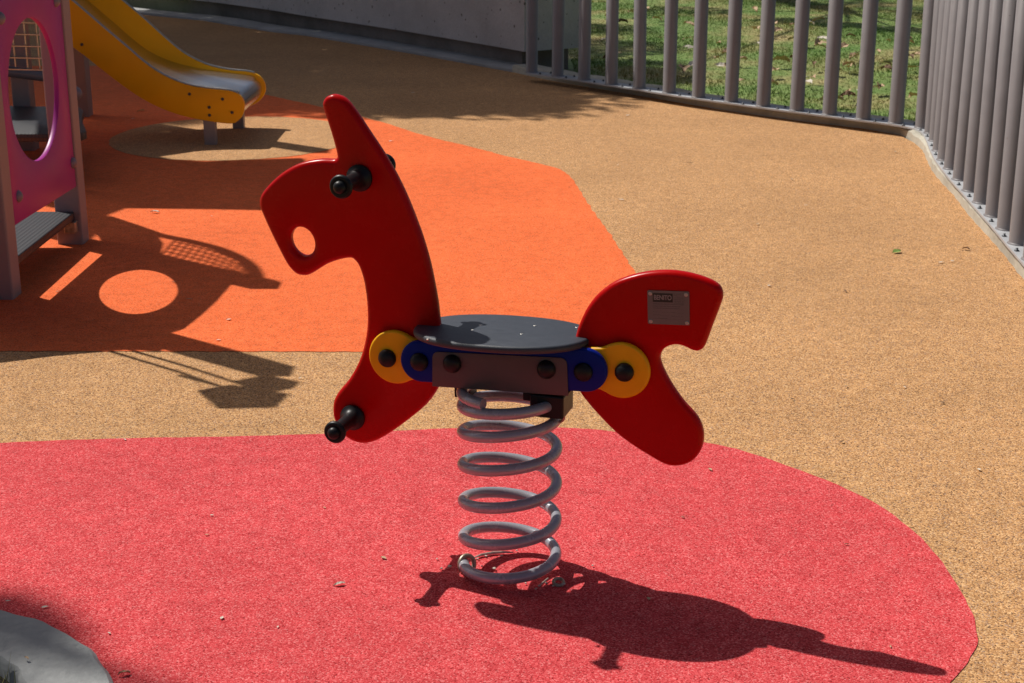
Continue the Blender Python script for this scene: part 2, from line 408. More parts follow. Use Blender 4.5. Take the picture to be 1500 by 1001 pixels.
# a tuft of grass in the planter
tv, tf = [], []
gq = G(12, 996, -.012)
for i in range(90):
    x, y = gq.x+rnd.gauss(0, .04), gq.y+rnd.gauss(0, .025); h = rnd.uniform(.03, .075); a = rnd.uniform(0, 6.28); l = rnd.uniform(.005, .03)
    if math.hypot(x-plc.x, y-plc.y) > inr-.004: continue
    k = len(tv); w = .0012
    tv += [(x-w*math.sin(a), y+w*math.cos(a), -.012), (x+w*math.sin(a), y-w*math.cos(a), -.012), (x+l*math.cos(a), y+l*math.sin(a), -.012+h)]; tf.append((k, k+1, k+2))
tuft = raw('grass_tuft', tv, tf, M['grass'])
tag(tuft, 'small green grass tuft growing in the soil inside the planter kerb', 'grass', kind='stuff')

# ------------------------------------------------------------------ kerb under the fence, wall kerb
def strip(bm, path, offs, zs):
    """sweep a profile (offset to the left of the path, height) along a flat path"""
    P = [Vector((p[0], p[1], 0)) for p in path]; rr = []
    for i in range(len(P)):
        t = (P[min(i+1, len(P)-1)]-P[max(i-1, 0)]).normalized(); nrm = Vector((-t.y, t.x, 0))
        rr.append([bm.verts.new(P[i]+nrm*o+Vector((0, 0, z))) for o, z in zip(offs, zs)])
    for a, b_ in zip(rr[:-1], rr[1:]):
        for k in range(len(offs)-1): bm.faces.new((a[k], b_[k], b_[k+1], a[k+1]))
    for r in (rr[0], rr[-1]): bm.faces.new(r)
    return bm
fence_edge = kerb_in[2:]+kerb_tail
fence_path = catmull([(p.x, p.y) for p in fence_edge], 5, closed=False)
KZ = .05
bm = strip(bmesh.new(), fence_path, (-.004, .0, .012, .165, .172), (-.05, KZ-.012, KZ, KZ, -.05))
for v in bm.verts:
    if v.co.z > .02: v.co.z += .003*math.sin(v.co.x*23+v.co.y*31)-.003; v.co.x += .003*math.sin(v.co.y*41); v.co.y += .003*math.sin(v.co.x*37)
kb = obj('fence_kerb', bm, M['kerb'], smooth=40)
tag(kb, 'low mossy concrete kerb carrying the grey tube fence around the floor corner', 'kerb')

wkp = catmull([(p.x, p.y) for p in [wk0]+wall_kerb+kerb_in[:3]], 5, closed=False)
bm = strip(bmesh.new(), wkp, (0.0, .002, .01, .22, .23), (-.05, .016, .022, .024, -.05))
tag(obj('wall_kerb', bm, M['kerbpale'], smooth=40), 'thin pale concrete strip along the foot of the long grey wall', 'kerb')

# ------------------------------------------------------------------ concrete wall
ZB = .13
wb_px = [(768, 76), (700, 64), (580, 44), (450, 24), (375, 12)]
wb = [G(*q, ZB) for q in wb_px]
dirw = (wb[-1]-wb[-2]).normalized()
wpath = [wb[0], wb[1], wb[2], wb[3], wb[4], wb[4]+dirw*1.5+Vector((-.15, -.1, 0)), wb[4]+dirw*4+Vector((-.9, -.5, 0)), wb[4]+dirw*8+Vector((-3.2, -1.6, 0))]
wpath = [Vector((p.x, p.y, 0)) for p in wpath]
wpath_s = list(reversed(catmull([(p.x, p.y) for p in wpath], 5, closed=False)))
endv = G(837, 66, ZB)-wb[0]
th = max(.25, endv.length)
bm = strip(bmesh.new(), wpath_s, (0, 0, th, th), (ZB, 1.15, 1.15, ZB))
bmesh.ops.holes_fill(bm, edges=[e for e in bm.edges if e.is_boundary])
wallroot = empty('concrete_wall', (0, 0, 0))
tag(wallroot, 'long curved grey concrete wall with pitted face above a recessed dark footing', 'wall')
wp = obj('wall_panel', bm, M['wall'], wallroot)
bm = strip(bmesh.new(), wpath_s[:-2], (.09, .09, th-.06, th-.06), (-.05, ZB+.02, ZB+.02, -.05))
obj('footing', bm, M['footing'], wallroot)

# ------------------------------------------------------------------ tube fence
PR = .038
post_px = [(779, 106.5), (817, 112), (856, 117.5), (896, 124), (937, 130), (981, 137), (1024, 143.5), (1072, 150), (1119, 156.5), (1168.4, 163), (1216.5, 169), (1266, 175.5), (1314, 181.5), (1353.5, 188.5), (1367.5, 196.5), (1374.5, 208), (1380.5, 222.5), (1388, 236), (1398, 249), (1411.5, 265), (1427, 281.5), (1443, 299), (1461, 318.5), (1479, 338), (1497.5, 359.5)]
ZP = KZ+.008
posts = [G(px, py, ZP)+Vector((0, .026, 0)) for px, py in post_px]
dl = (posts[-1]-posts[-5])/4
for k in range(1, 15): posts.append(posts[24]+dl*k)
fence = empty('tube_fence', (posts[0].x, posts[0].y, 0))
tag(fence, 'grey fence of upright round steel tubes on a bolted base plate', 'fence')
fo = Vector((posts[0].x, posts[0].y, 0))
plate_path = [(p.x-fo.x, p.y-fo.y) for p in posts]
# smoothed, base plate
pp = catmull(plate_path, 3, closed=False)
bm = strip(bmesh.new(), pp, (-.048, -.048, .07, .07), (KZ-.001, ZP, ZP, KZ-.001))
bp_o = obj('base_plate', bm, M['plate'], fence)
bm = bmesh.new(); PH = 1.55
lathe(bm, [(0, PR+.006), (.002, PR+.006), (.006, PR+.001), (.008, PR), (PH, PR)], (0, 0, 0), (0, 0, 1), 20)
pm = obj('post', bm, M['post'], fence)
for i, p in enumerate(posts):
    o = pm if i == 0 else link(pm.copy(), fence)
    o.location = (p.x-fo.x, p.y-fo.y, ZP-.0005); o.rotation_euler.z = i*.7
    o.rotation_euler.y = rnd.gauss(.006, .003)
bm = tube(bmesh.new(), [(x, y, PH+ZP-.01) for x, y in pp], .028, 12)
obj('top_rail', bm, M['post'], fence)
bm = bmesh.new(); lathe(bm, [(0, .0085), (.004, .0085), (.0045, .0045), (.011, .0045), (.012, 0)], (0, 0, 0), (0, 0, 1), 6)
bo = obj('bolt', bm, M['bolt'], bp_o); first = True
for i in range(len(posts)-1):
    m_ = (posts[i]+posts[i+1])*.5; t = (posts[i+1]-posts[i]); t.z = 0
    if t.length < .03: continue
    t.normalize(); nr = Vector((-t.y, t.x, 0))
    for s in (-.034, .045):
        o = bo if first else link(bo.copy(), bp_o); first = False
        q = m_+nr*s+t*rnd.uniform(-.01, .012)*(1 if s < 0 else 2); o.location = (q.x-fo.x, q.y-fo.y, ZP-.0005); o.rotation_euler.z = rnd.random()*6

# ------------------------------------------------------------------ spring rocker (horse)
horse = empty('spring_rocker', (BX, BY, .0015), -PSI)
tag(horse, 'red horse shaped spring rocker with round dark seat on a grey coil spring', 'spring rocker')
HZ = -.0015
def hb(u, z, v): return Vector((u, v, z+HZ))
TP = .0125
front_px = [(489.3, 139.5), (502.8, 145.5), (518, 163.5), (535.8, 190.4), (556.8, 221.9), (574.8, 252), (591.2, 285), (604.7, 318), (616.7, 351), (627, 386.5), (634, 420), (638.5, 445), (641.4, 470), (645, 500), (647, 530), (645, 552), (639, 571), (622, 595), (595, 617.5), (571, 635), (550, 647), (532, 651.4), (517, 648.5), (503, 640), (493, 626), (486.5, 610), (487, 590), (494.5, 575), (509.5, 557), (523, 533), (531, 510), (535.6, 485), (536.5, 461), (534.6, 434), (530.5, 410), (524, 391), (517.5, 382.2), (511.8, 379.3), (496.8, 381.3), (479, 387.3), (467, 394.2), (455, 401.7), (446, 405), (434, 403.2), (425, 396), (417, 385), (407, 366), (395, 341.7), (383, 315), (378.5, 303), (379, 291), (384.5, 280.3), (398, 265.3), (414.4, 252), (434, 241.4), (452, 236.3), (470, 234), (486, 234.4), (491, 232.6), (491.6, 226), (485, 201), (477.4, 177), (471.6, 159), (470.8, 151.5), (474.5, 144), (482, 140)]
fl = [HP(x, y, -TP) for x, y in front_px]
fl_s = catmull(fl, 3)
hc = HP(441.5, 355, -TP); hr = HP(459, 355, -TP)[0]-hc[0]
hole = [(hc[0]+hr*math.cos(a)*1.0-.003*math.sin(a), hc[1]+hr*1.12*math.sin(a)) for a in [2*math.pi*i/32 for i in range(32)]]
bm = slab(bmesh.new(), [fl_s, hole], hb, -TP, TP, .0098, 4)
fp = obj('front_panel', bm, M['red'], horse, smooth=35)
rear_px = [(843, 489), (848.8, 472.7), (860, 450.4), (876, 431), (898, 415), (924, 405), (952.7, 399.2), (981.5, 398.2), (1007, 401.7), (1029.4, 408), (1045.4, 415), (1054.8, 423.5), (1057.8, 436), (1053.4, 451), (1043.8, 476), (1034.6, 501), (1029.4, 511.5), (1021.4, 516), (1011.9, 514.3), (1000.7, 508.8), (987.9, 506.6), (975, 510.5), (967.8, 518), (966, 529), (972, 546), (984.7, 568.7), (1000.7, 591), (1016.7, 608.6), (1025.6, 623), (1029.6, 639), (1027.8, 656), (1019.8, 671), (1007, 681), (988, 684.8), (972, 681.6), (952.7, 671), (927, 655), (901.5, 635.8), (876, 610), (857, 588), (846, 571), (839, 545), (838, 515)]
rl = catmull([HP(x, y, -TP) for x, y in rear_px], 3)
bm = slab(bmesh.new(), [rl], hb, -TP, TP, .0098, 4)
rp = obj('rear_panel', bm, M['red'], horse, smooth=35)
# links, bars, bracket
def disc_link(cu, cz, sgn):
    R, r2 = .0525, .040; out = []
    a0 = math.radians(122)
    for i in range(41):
        a = -a0+2*a0*i/40; out.append((cu+sgn*R*math.cos(a), cz+R*math.sin(a)))
    out += [(cu-sgn*.038, cz+.0405), (cu-sgn*.060, cz+.038), (cu-sgn*.085, cz+.034), (cu-sgn*.085, cz-.034), (cu-sgn*.060, cz-.038), (cu-sgn*.038, cz-.0405)]
    return out
YC = [(*HP(578, 524, -.0255), -1), (*HP(910, 543.6, -.0255), 1)]
for side in (-1, 1):
    for cu, cz, sg in YC:
        bm = slab(bmesh.new(), [disc_link(cu, cz, sg)], hb, side*(TP+.0005), side*(TP+.0145), .005, 3)
        obj('yellow_link', bm, M['yellow'], horse, smooth=35)
    bl, br = HP(616, 530, -.04), HP(856.5, 543, -.04)
    cap = []
    for i in range(21):
        a = math.pi/2+math.pi*i/20; cap.append((bl[0]+.0405*math.cos(a), bl[1]+.0405*math.sin(a)))
    for i in range(21):
        a = -math.pi/2+math.pi*i/20; cap.append((br[0]+.0415*math.cos(a), br[1]+.0415*math.sin(a)))
    bm = slab(bmesh.new(), [cap], hb, side*(TP+.015), side*(TP+.029), .005, 3)
    obj('blue_bar', bm, M['blue'], horse, smooth=35)
# U-shaped bracket: two cheeks and a floor
z00, z01 = .3805, .3845
cA, cB, cC, cD = HP(633.3, 566, -.0435), HP(832.6, 580, -.0435), HP(831, 525, -.0435), HP(633.3, 514.5, -.0435)
chk = [cA, cB, (cC[0], cC[1]-.012)] + [(cC[0]-.012+.012*math.cos(a), cC[1]-.012+.012*math.sin(a)) for a in (.5, 1.0, 1.57)] + [(cD[0]+.012+.012*math.cos(a), cD[1]-.012+.012*math.sin(a)) for a in (1.57, 2.1, 2.64)] + [(cD[0], cD[1]-.012)]
bm = bmesh.new()
for side in (-1, 1): slab(bm, [chk], hb, side*(TP+.0295), side*(TP+.0325), .0012, 2)
bmv = bmesh.new(); box(bmv, cA[0]+.001, cB[0]-.001, -.0400, .0400, cA[1]-.0004+HZ, cA[1]+.003+HZ)
for v in bmv.verts: v.co.z += (v.co.x-cA[0])*(cB[1]-cA[1])/(cB[0]-cA[0])
me = bpy.data.meshes.new('tmp'); bmv.to_mesh(me); bmv.free(); bm.from_mesh(me); bpy.data.meshes.remove(me)
obj('bracket', bm, M['bracket'], horse, smooth=35)
bm = box(bmesh.new(), -.11, .10, -.010, .010, .392+HZ, .472+HZ, .003)
obj('seat_support', bm, M['black'], horse)
# bolt caps
cap_at = [(*HP(x, y, -v-.006), v) for x, y, v in ((566, 526, TP+.0145), (613, 531.4, TP+.029), (661.2, 534, TP+.0325), (799.4, 542.5, TP+.0325), (853.5, 546.3, TP+.029), (913.7, 546.6, TP+.0145))]
bm = bmesh.new(); lathe(bm, [(0, .0175), (.003, .0178), (.007, .0165), (.011, .0125), (.0135, .0065), (.0142, 0)], (0, 0, 0), (0, -1, 0), 28)
bc = obj('bolt_cap', bm, M['black'], horse, smooth=50); first = True
for side in (-1, 1):
    for u, z, v in cap_at:
        o = bc if first else link(bc.copy(), horse); first = False
        o.location = (u, side*v, z+HZ); o.rotation_euler.z = 0 if side < 0 else math.pi
# hand grips and foot pegs
grip_prof = [(0, .0245), (.003, .0255), (.007, .0250), (.010, .0200), (.016, .0160), (.022, .0142), (.03, .0135), (.034, .0139), (.038, .0134), (.045, .0138), (.049, .0133), (.056, .0137), (.060, .0132), (.068, .0136), (.075, .0140), (.080, .0165), (.0835, .0208), (.0870, .0220), (.0905, .0216), (.0930, .0195), (.0935, .0180), (.0925, .0122), (.0965, .0119), (.1005, .0102), (.1035, .0062), (.1045, 0)]
bm = bmesh.new(); lathe(bm, grip_prof, (0, 0, 0), (0, -1, 0), 32)
gr = obj('hand_grip', bm, M['black'], horse, smooth=50)
gu, gz = HP(527.5, 260.5, -TP); fu, fz = HP(517.5, 611, -TP)
gr.location = (gu, -TP, gz+HZ)
g2 = link(gr.copy(), horse); g2.scale = (1, 1.06, 1); g2.location = (gu+.002, TP, gz+HZ+.003); g2.rotation_euler.z = math.pi
f1 = link(gr.copy(), horse); f1.name = 'foot_peg'; f1.location = (fu, -TP, fz+HZ)
f2 = link(gr.copy(), horse); f2.name = 'foot_peg'; f2.location = (fu, TP, fz+HZ); f2.rotation_euler.z = math.pi
# seat
SB = .127; szb = HP(747, 460.5, SB)[1]; szf = HP(723, 507.5, -SB)[1]; SZ = .5*(szb+szf); ST = (szb-szf)/(2*SB)
su0 = HW(G(602, 480, SZ))[0]; su1 = HW(G(868, 492, SZ))[0]
print('SEAT', SZ, ST, su0, su1)
def seat_loop(a, b, n=72, e=2.25):
    out = []
    for i in range(n):
        t = 2*math.pi*i/n; c, s = math.cos(t), math.sin(t)
        out.append((.5*(su0+su1)+a*math.copysign(abs(c)**(2/e), c), b*math.copysign(abs(s)**(2/e), s)))
    return out
bm = slab(bmesh.new(), [seat_loop(.5*(su1-su0), SB)], lambda a, b, t: Vector((a, b, t+HZ)), SZ-.0145, SZ, .006, 3)
for v in bm.verts: v.co.z += v.co.x*.010+v.co.y*ST
seat = obj('seat', bm, M['seat'], horse, smooth=40)
bm = bmesh.new(); lathe(bm, [(-.002, .0034), (.0004, .0034), (.0009, .0024), (.0002, .0016), (.0002, 0)], (0, 0, 0), (0, 0, 1), 12)
scw = obj('screw', bm, M['zinc'], seat); first = True
for q in [(693, 483.3), (703.5, 476), (765, 490), (782, 477), (632, 497), (643, 475.2), (843, 480)]:
    u, v = HW(G(*q, SZ)); o = scw if first else link(scw.copy(), seat); first = False
    v *= SB/.1075; o.location = (u, v, SZ+HZ+u*.010+v*ST)
# spring
zk = [(math.pi, .0155)]
fr = [.0257, .098, .173, .248, .314, .3560]; bk = [.049, .123, .197, .264, .3265]
for k in range(6):
    zk.append((1.5*math.pi+2*math.pi*k, fr[k]))
    if k < 5: zk.append((2.5*math.pi+2*math.pi*k, bk[k]))
zk += [(2.5*math.pi+10*math.pi, .3640), (13*math.pi+1.0, .3690)]
th_ = np.array([a for a, b in zk]); zz_ = np.array([b for a, b in zk])
RS = .0892
path = []
nst = 620
for i in range(nst+1):
    a = th_[0]+(th_[-1]-th_[0])*i/nst
    # smooth interpolation over a small window
    z = float(np.mean(np.interp(a+np.linspace(-.6, .6, 13), th_, zz_)))
    wx, wy = RS*math.cos(a), RS*math.sin(a)
    path.append((wx*CS-wy*SN, wx*SN+wy*CS, z+HZ))
bm = tube(bmesh.new(), path, .0109, 18)
spring = obj('coil_spring', bm, M['spring'], horse, smooth=60)
# clamps at the top of the spring
def hbox(name, mat, b, parent=horse, bev=.003):
    bm = bmesh.new()
    for q in b: box(bm, *q[:4], q[4]+HZ, q[5]+HZ, bev)
    return obj(name, bm, mat, parent)
hbox('spring_clamp', M['black'], [(.050, .1145, -.038, .034, .3365, .3800), (.034, .088, -.030, .030, .3630, .3805)])
hbox('spring_clamp', M['black'], [(-.1130, -.0805, .006, .050, .3420, .3790), (-.116, -.075, .010, .056, .3690, .3795)])
def ring(name, c, ax, R, r, mat, parent, frac=1.0, a0=0):
    ax = Vector(ax).normalized(); a = ax.orthogonal().normalized(); b = ax.cross(a); n = 28
    pts = [Vector(c)+(a*math.cos(a0+2*math.pi*frac*i/n)+b*math.sin(a0+2*math.pi*frac*i/n))*R for i in range(n if frac == 1 else n+1)]
    bm = tube(bmesh.new(), pts, r, 8, closed=(frac == 1))
    return obj(name, bm, mat, parent, smooth=60)
def hloc(px, py, z):
    u, v = HW(G(px, py, z)); return (u, v, z+HZ)
ring('clamp_ring', (.093, -.004, .3330+HZ), (.25, 1, .15), .0150, .0030, M['brass'], horse)
ring('anchor_ring', (hloc(684, 826, .016)[0], hloc(684, 826, .016)[1], .015+HZ), (.75, -.55, .30), .0165, .0048, M['brass'], horse)
ring('anchor_ring', (hloc(818, 853, .006)[0], hloc(818, 853, .006)[1], .006+HZ), (.2, -.3, 1), .0095, .0034, M['brass'], horse)
# maker's plate
pc = [HP(x, y, -TP) for x, y in ((948.4, 425.2), (1009.8, 427.2), (1009.8, 476.4), (948.9, 474.4))]
nu = Vector((pc[1][0]-pc[0][0], pc[1][1]-pc[0][1])); pw = nu.length; nu.normalize()
ph = .5*((Vector(pc[3])-Vector(pc[0])).length+(Vector(pc[2])-Vector(pc[1])).length)
ndn = Vector((nu.y, -nu.x))
def pl(a, b): q = Vector(pc[0])+nu*(a*pw)+ndn*(b*ph); return (q.x, q.y)
lp = [pl(a, b) for a, b in ((.02, 0), (.98, 0), (1, .025), (1, .975), (.98, 1), (.02, 1), (0, .975), (0, .025))]
bm = slab(bmesh.new(), [lp], hb, -TP, -TP-.0016)
npl = obj('name_plate', bm, M['platesteel'], horse)
bm = slab(bmesh.new(), [[pl(a, b) for a, b in ((.13, .075), (.605, .075), (.605, .335), (.13, .335))]], hb, -TP-.0016, -TP-.0020)
obj('plate_panel', bm, M['ink'], npl)
def strip_lines(rows):
    bm = bmesh.new()
    for b, a0, a1, hh in rows:
        a = a0
        while a < a1:
            w = min(rnd.uniform(.02, .07), a1-a)
            slab(bm, [[pl(a, b), pl(a+w, b), pl(a+w, b+hh), pl(a, b+hh)]], hb, -TP-.0016, -TP-.0019)
            a += w+.008
    return bm
rows = [(.08, .64, .80, .010), (.13, .64, .72, .010), (.19, .64, .87, .014), (.245, .64, .90, .014), (.30, .64, .88, .014), (.345, .64, .87, .012),
        (.385, .13, .87, .018), (.45, .13, .78, .018), (.51, .13, .76, .018), (.615, .13, .16, .014), (.63, .56, .67, .014), (.715, .13, .31, .014), (.735, .56, .66, .014), (.82, .13, .49, .014)]
obj('fine_print', strip_lines(rows), M['inkgrey'], npl)
bm = bmesh.new()
for b, a0, a1 in ((.63, .17, .53), (.645, .68, .87), (.735, .32, .53), (.75, .67, .87), (.835, .50, .87)):
    for k in range(12):
        a = a0+(a1-a0)*k/12; slab(bm, [[pl(a, b), pl(a+(a1-a0)*.05, b), pl(a+(a1-a0)*.05, b+.008), pl(a, b+.008)]], hb, -TP-.0016, -TP-.0019)
obj('dotted_lines', bm, M['inkgrey'], npl)
fc = bpy.data.curves.new('lettering', 'FONT'); fc.body = 'BENITO'; fc.size = .0150; fc.align_x = 'CENTER'; fc.align_y = 'CENTER'; fc.extrude = .00015; fc.offset = .00025; fc.space_character = .95
to = bpy.data.objects.new('tmp_text', fc); col.objects.link(to)
dg = bpy.context.evaluated_depsgraph_get(); tme = bpy.data.meshes.new_from_object(to.evaluated_get(dg))
bpy.data.objects.remove(to)
xs = [v.co.x for v in tme.vertices]; tw = max(xs)-min(xs); s_ = .42*pw/tw; sy_ = .145*ph/(max(v.co.y for v in tme.vertices)-min(v.co.y for v in tme.vertices))
cxy = pl(.368, .205)
for v in tme.vertices:
    a, b, t = v.co.x*s_, v.co.y*sy_, v.co.z
    q = Vector(cxy)+nu*a-ndn*b; v.co = hb(q.x, q.y, -TP-.0022-t)
tme.materials.clear(); tme.materials.append(M['platelight'])
link(bpy.data.objects.new('lettering', tme), npl)
bm = bmesh.new(); lathe(bm, [(0, .0036), (.0008, .0036), (.0013, .0028), (.0013, .0012), (.0004, .0011), (.0004, 0)], (0, 0, 0), (0, -1, 0), 14)
ps = obj('plate_screw', bm, M['zinc'], npl); first = True
for a, b in ((.07, .09), (.925, .09), (.07, .92), (.94, .93)):
    q = pl(a, b); o = ps if first else link(ps.copy(), npl); first = False
    o.location = (q[0], -TP-.0016, q[1]+HZ)

# crumbs and pebbles in the worn hole under the spring
bm = bmesh.new(); bmesh.ops.create_icosphere(bm, subdivisions=1, radius=1)
for v in bm.verts: v.co *= rnd.uniform(.75, 1.2); v.co.z *= .55
pb = obj('pebble', bm, M['pebble']); first = True
for q, r in [((659, 834), .005), ((724, 837), .0045), ((825, 860), .0048), ((647, 836), .003), ((735, 818), .004), ((706, 833), .003), ((800, 858), .0036), ((810, 862), .003), ((790, 862), .0032), ((770, 858), .003), ((700, 822), .003), ((868, 832), .003), ((757, 810), .003), ((785, 866), .003), ((640, 822), .0025), ((712, 818), .003)]:
    o = pb if first else link(pb.copy()); first = False
    g = G(*q); o.location = (g.x, g.y, .004+r*.4); o.scale = (r, r*rnd.uniform(.7, 1.1), r); o.rotation_euler = (0, 0, rnd.random()*6)
    tag(o, 'tiny pale pebble lying on the rose floor around the foot of the spring', 'pebble', 'pebbles around the spring foot')
cv = [G(x, y) for x, y in ((692, 822), (705, 817), (722, 814), (740, 813), (752, 813.5))]
bm = tube(bmesh.new(), [(p.x, p.y, .006) for p in cv], [.001, .003, .0035, .0025, .001], 6)
tag(obj('dry_twig', bm, M['pebble'], smooth=60), 'thin pale curved twig lying behind the foot of the coil spring', 'twig')
cv = [G(x, y) for x, y in ((791, 862), (797, 857), (803, 852))]
bm = tube(bmesh.new(), [(p.x, p.y, .007) for p in cv], .0013, 6)
tag(obj('dry_twig', bm, M['pebble'], smooth=60), 'short straw coloured twig beside the right anchor ring of the spring', 'twig')

# ------------------------------------------------------------------ play tower at the left
tw = empty('play_tower', (-1.6, 5.1, 0))
tag(tw, 'play tower with a magenta panel, oval hole, grey posts and dark steps', 'play tower')
TO = Vector((-1.6, 5.1, 0))
def tp(x, y, z): return Vector((x-TO.x, y-TO.y, z))
def tbox(name, mat, b, bev=.004):
    bm = bmesh.new()
    for q in b: box(bm, q[0]-TO.x, q[1]-TO.x, q[2]-TO.y, q[3]-TO.y, q[4], q[5], bev)
    return obj(name, bm, mat, tw)
ga, gb = G(20, 440), G(122, 359)
PA = (ga.x-.093, ga.x, ga.y, ga.y+.088); PB = (gb.x-.093, gb.x, gb.y, gb.y+.086)
tbox('post', M['towerpost'], [(PA[0], PA[1], PA[2], PA[3], -.02, 1.60)], .006)
tbox('post', M['towerpost'], [(PB[0], PB[1], PB[2], PB[3], -.02, 1.30)], .006)
b2 = G(130, 172); tbox('post', M['towerpost'], [(b2.x-.10, b2.x, b2.y, b2.y+.10, -.02, 2.35)], .006)
tbox('post', M['towerpost'], [(-2.39, -2.305, 7.36, 7.445, -.02, 2.3)], .006)
tbox('post', M['towerpost'], [(-3.26, -3.16, 7.15, 7.25, -.02, 2.32)], .006)
tbox('post', M['towerpost'], [(-3.26, -3.16, b2.y, b2.y+.1, -.02, 2.35)], .006)
# magenta panel with a round hole, standing along the posts
y0, y1 = PA[3]+.004, PB[2]-.004
def xof(y): return ga.x+(gb.x-ga.x)*(y-ga.y)/(gb.y-ga.y)
zb0 = PXp(23, 328, xof(y0)-.012).z; zb1 = PXp(112, 272, xof(y1)-.012).z
hy = .5*(PXp(11, 120, -1.57).y+PXp(86, 150, -1.57).y)-.02; hz = .5*(PXp(49, 30, -1.57).z+PXp(49, 243, -1.57).z)
top = [(5.40, 1.05), (5.28, 1.045), (5.15, 1.04), (4.99, 1.02), (4.83, .99), (y0, .95)]
outl = [(y0, zb0), (y1, zb1), (y1, 1.05)]+top
bm = slab(bmesh.new(), [outl, circ(hy+.03, hz+.008, .247, 48, .232)], lambda a, b, t: tp(xof(a)-.006-t, a, b), 0, .018, .004, 2)
mp = obj('magenta_panel', bm, M['magenta'], tw, smooth=35)
bm = bmesh.new(); lathe(bm, [(0, .020), (.004, .021), (.010, .019), (.016, .013), (.0195, .006), (.0205, 0)], (0, 0, 0), (1, 0, 0), 24)
cpx = [(27, 288), (107, 239), (1, 27), (82, 2)]
bcap = obj('bolt_cap', bm, M['cap'], tw, smooth=50); first = True
for q in cpx:
    xx = -1.575; p = PXp(*q, xx); xx = xof(p.y)-.012; p = PXp(*q, xx+.006)
    o = bcap if first else link(bcap.copy(), tw); first = False
    o.location = (xx-TO.x, p.y-TO.y, p.z)
o = link(bcap.copy(), tw); p = PYp(116, 137, 6.9); o.location = tp(p.x-.02, p.y, p.z); o.scale = (1.6, 1.5, 1.5)
# low step between the posts
sa, sb = PXp(111, 306, xof(PB[2])-.02), PXp(27, 371, xof(PA[3])-.02)
zs = .5*(sa.z+sb.z)
tbox('step', M['deck'], [(xof(5.1)-.30, xof(5.1)-.012, PA[3]-.02, PB[2]-.004, zs-.030, zs)], .004)
tbox('step_bracket', M['brass'], [(xof(5.4)-.055, xof(5.4)-.012, PB[2]-.035, PB[2]-.003, zs-.075, zs-.032)], .004)
# deck, violet panel, net seen through the hole
dz = PYp(50, 196, 6.55).z
bm = slab(bmesh.new(), [catmull([(-2.75, 6.55), (-2.3, 6.55), (-1.90, 6.55), (-1.845, 6.60), (-1.86, 6.68), (-1.95, 6.95), (-2.06, 7.32), (-2.3, 7.34), (-2.75, 7.34)], 3)], lambda a, b, t: tp(a, b, t), dz-.035, dz, .006, 2)
obj('deck', bm, M['deck'], tw, smooth=35)
vx0 = PYp(67, 120, 6.4).x; vx1 = PYp(104, 120, 6.4).x
tbox('violet_panel', M['violet'], [(vx0, vx1, 6.40, 6.42, .02, .66)], .004)
nY = 7.20
def netpanel(nm, pts_tube, wires, tr=.026, wr=.0038):
    e = obj(nm, tube(bmesh.new(), pts_tube, tr, 12), M['tubegrey'], tw, smooth=60)
    bm = bmesh.new()
    for w in wires: tube(bm, w, wr, 6)
    obj('wire_grid', bm, M['zinc'], e, smooth=60)
    return e
tA, tB = PYp(5, 104, nY), PYp(66, 112, nY-.04)
tube_l = [tp(tA.x-.5, nY, tA.z+.004), tp(tA.x, nY, tA.z), tp(tB.x, nY-.04, tB.z), tp(tB.x+.12, nY-.05, tB.z-.01)]
wires = []
for k in range(8):
    zz = tA.z+.015+.0535*k; wires.append([tp(tA.x-.5, nY, zz+.004), tp(tB.x+.12, nY-.05, zz-.008)])
for k in range(13):
    x = tA.x-.5+.0535*k*1.05; wires.append([tp(x, nY-.008, tA.z), tp(x, nY-.008, tA.z+.42)])
netpanel('net_rail', tube_l, wires)
# tall side net with an arched tube, left of the picture; it throws the curved net shadow
AX = -2.2
def sh(px, py, X):
    g = G(px, py, .004); z = (g.x-X)/KX; return (g.y-KY*z, z)
arcp = [sh(x, y, AX) for x, y in ((158, 318), (200, 332), (235, 344), (275, 352), (315, 362), (345, 374), (364, 386), (374, 398), (377, 408))]
chord = [sh(229, 376, AX), sh(290, 392, AX), sh(361, 409, AX)]
tubepts = [tp(AX, a, b) for a, b in catmull(arcp, 3, closed=False)]
# wires parallel to the chord and across it
wires = [[tp(AX, *chord[0]), tp(AX, *chord[2])]]
c0, c2 = Vector(chord[0]), Vector(chord[2]); cd = (c2-c0)
arcc = catmull(arcp, 8, closed=False)
def arc_at_z(z):
    for (ya, za), (yb, zb_) in zip(arcc[:-1], arcc[1:]):
        if za <= z <= zb_ and zb_ > za: return ya+(yb-ya)*(z-za)/(zb_-za)
    return None
for k in range(13):
    z = c0.y+.02+(c2.y-c0.y)*k/12.5; ya = arc_at_z(z); yc = c0.x+(c2.x-c0.x)*(z-c0.y)/(c2.y-c0.y)
    if ya: wires.append([tp(AX, yc, z), tp(AX, ya, z)])
for k in range(1, 6):
    f = k/6.0; pts = []
    for j in range(16):
        z = c0.y+.02+(c2.y-c0.y)*j/15; ya = arc_at_z(z); yc = c0.x+(c2.x-c0.x)*(z-c0.y)/(c2.y-c0.y)
        if ya: pts.append(tp(AX, yc+(ya-yc)*f, z))
    if len(pts) > 2: wires.append(pts)
na = netpanel('side_net', tubepts, wires, .024, .005)
def shade_panel(name, px, X, mat, t=.018, parent=tw):
    lp = [sh(x, y, X) for x, y in px]
    bm = slab(bmesh.new(), [lp], lambda a, b, q: tp(X-q, a, b), 0, t, 0)
    return obj(name, bm, mat, parent)
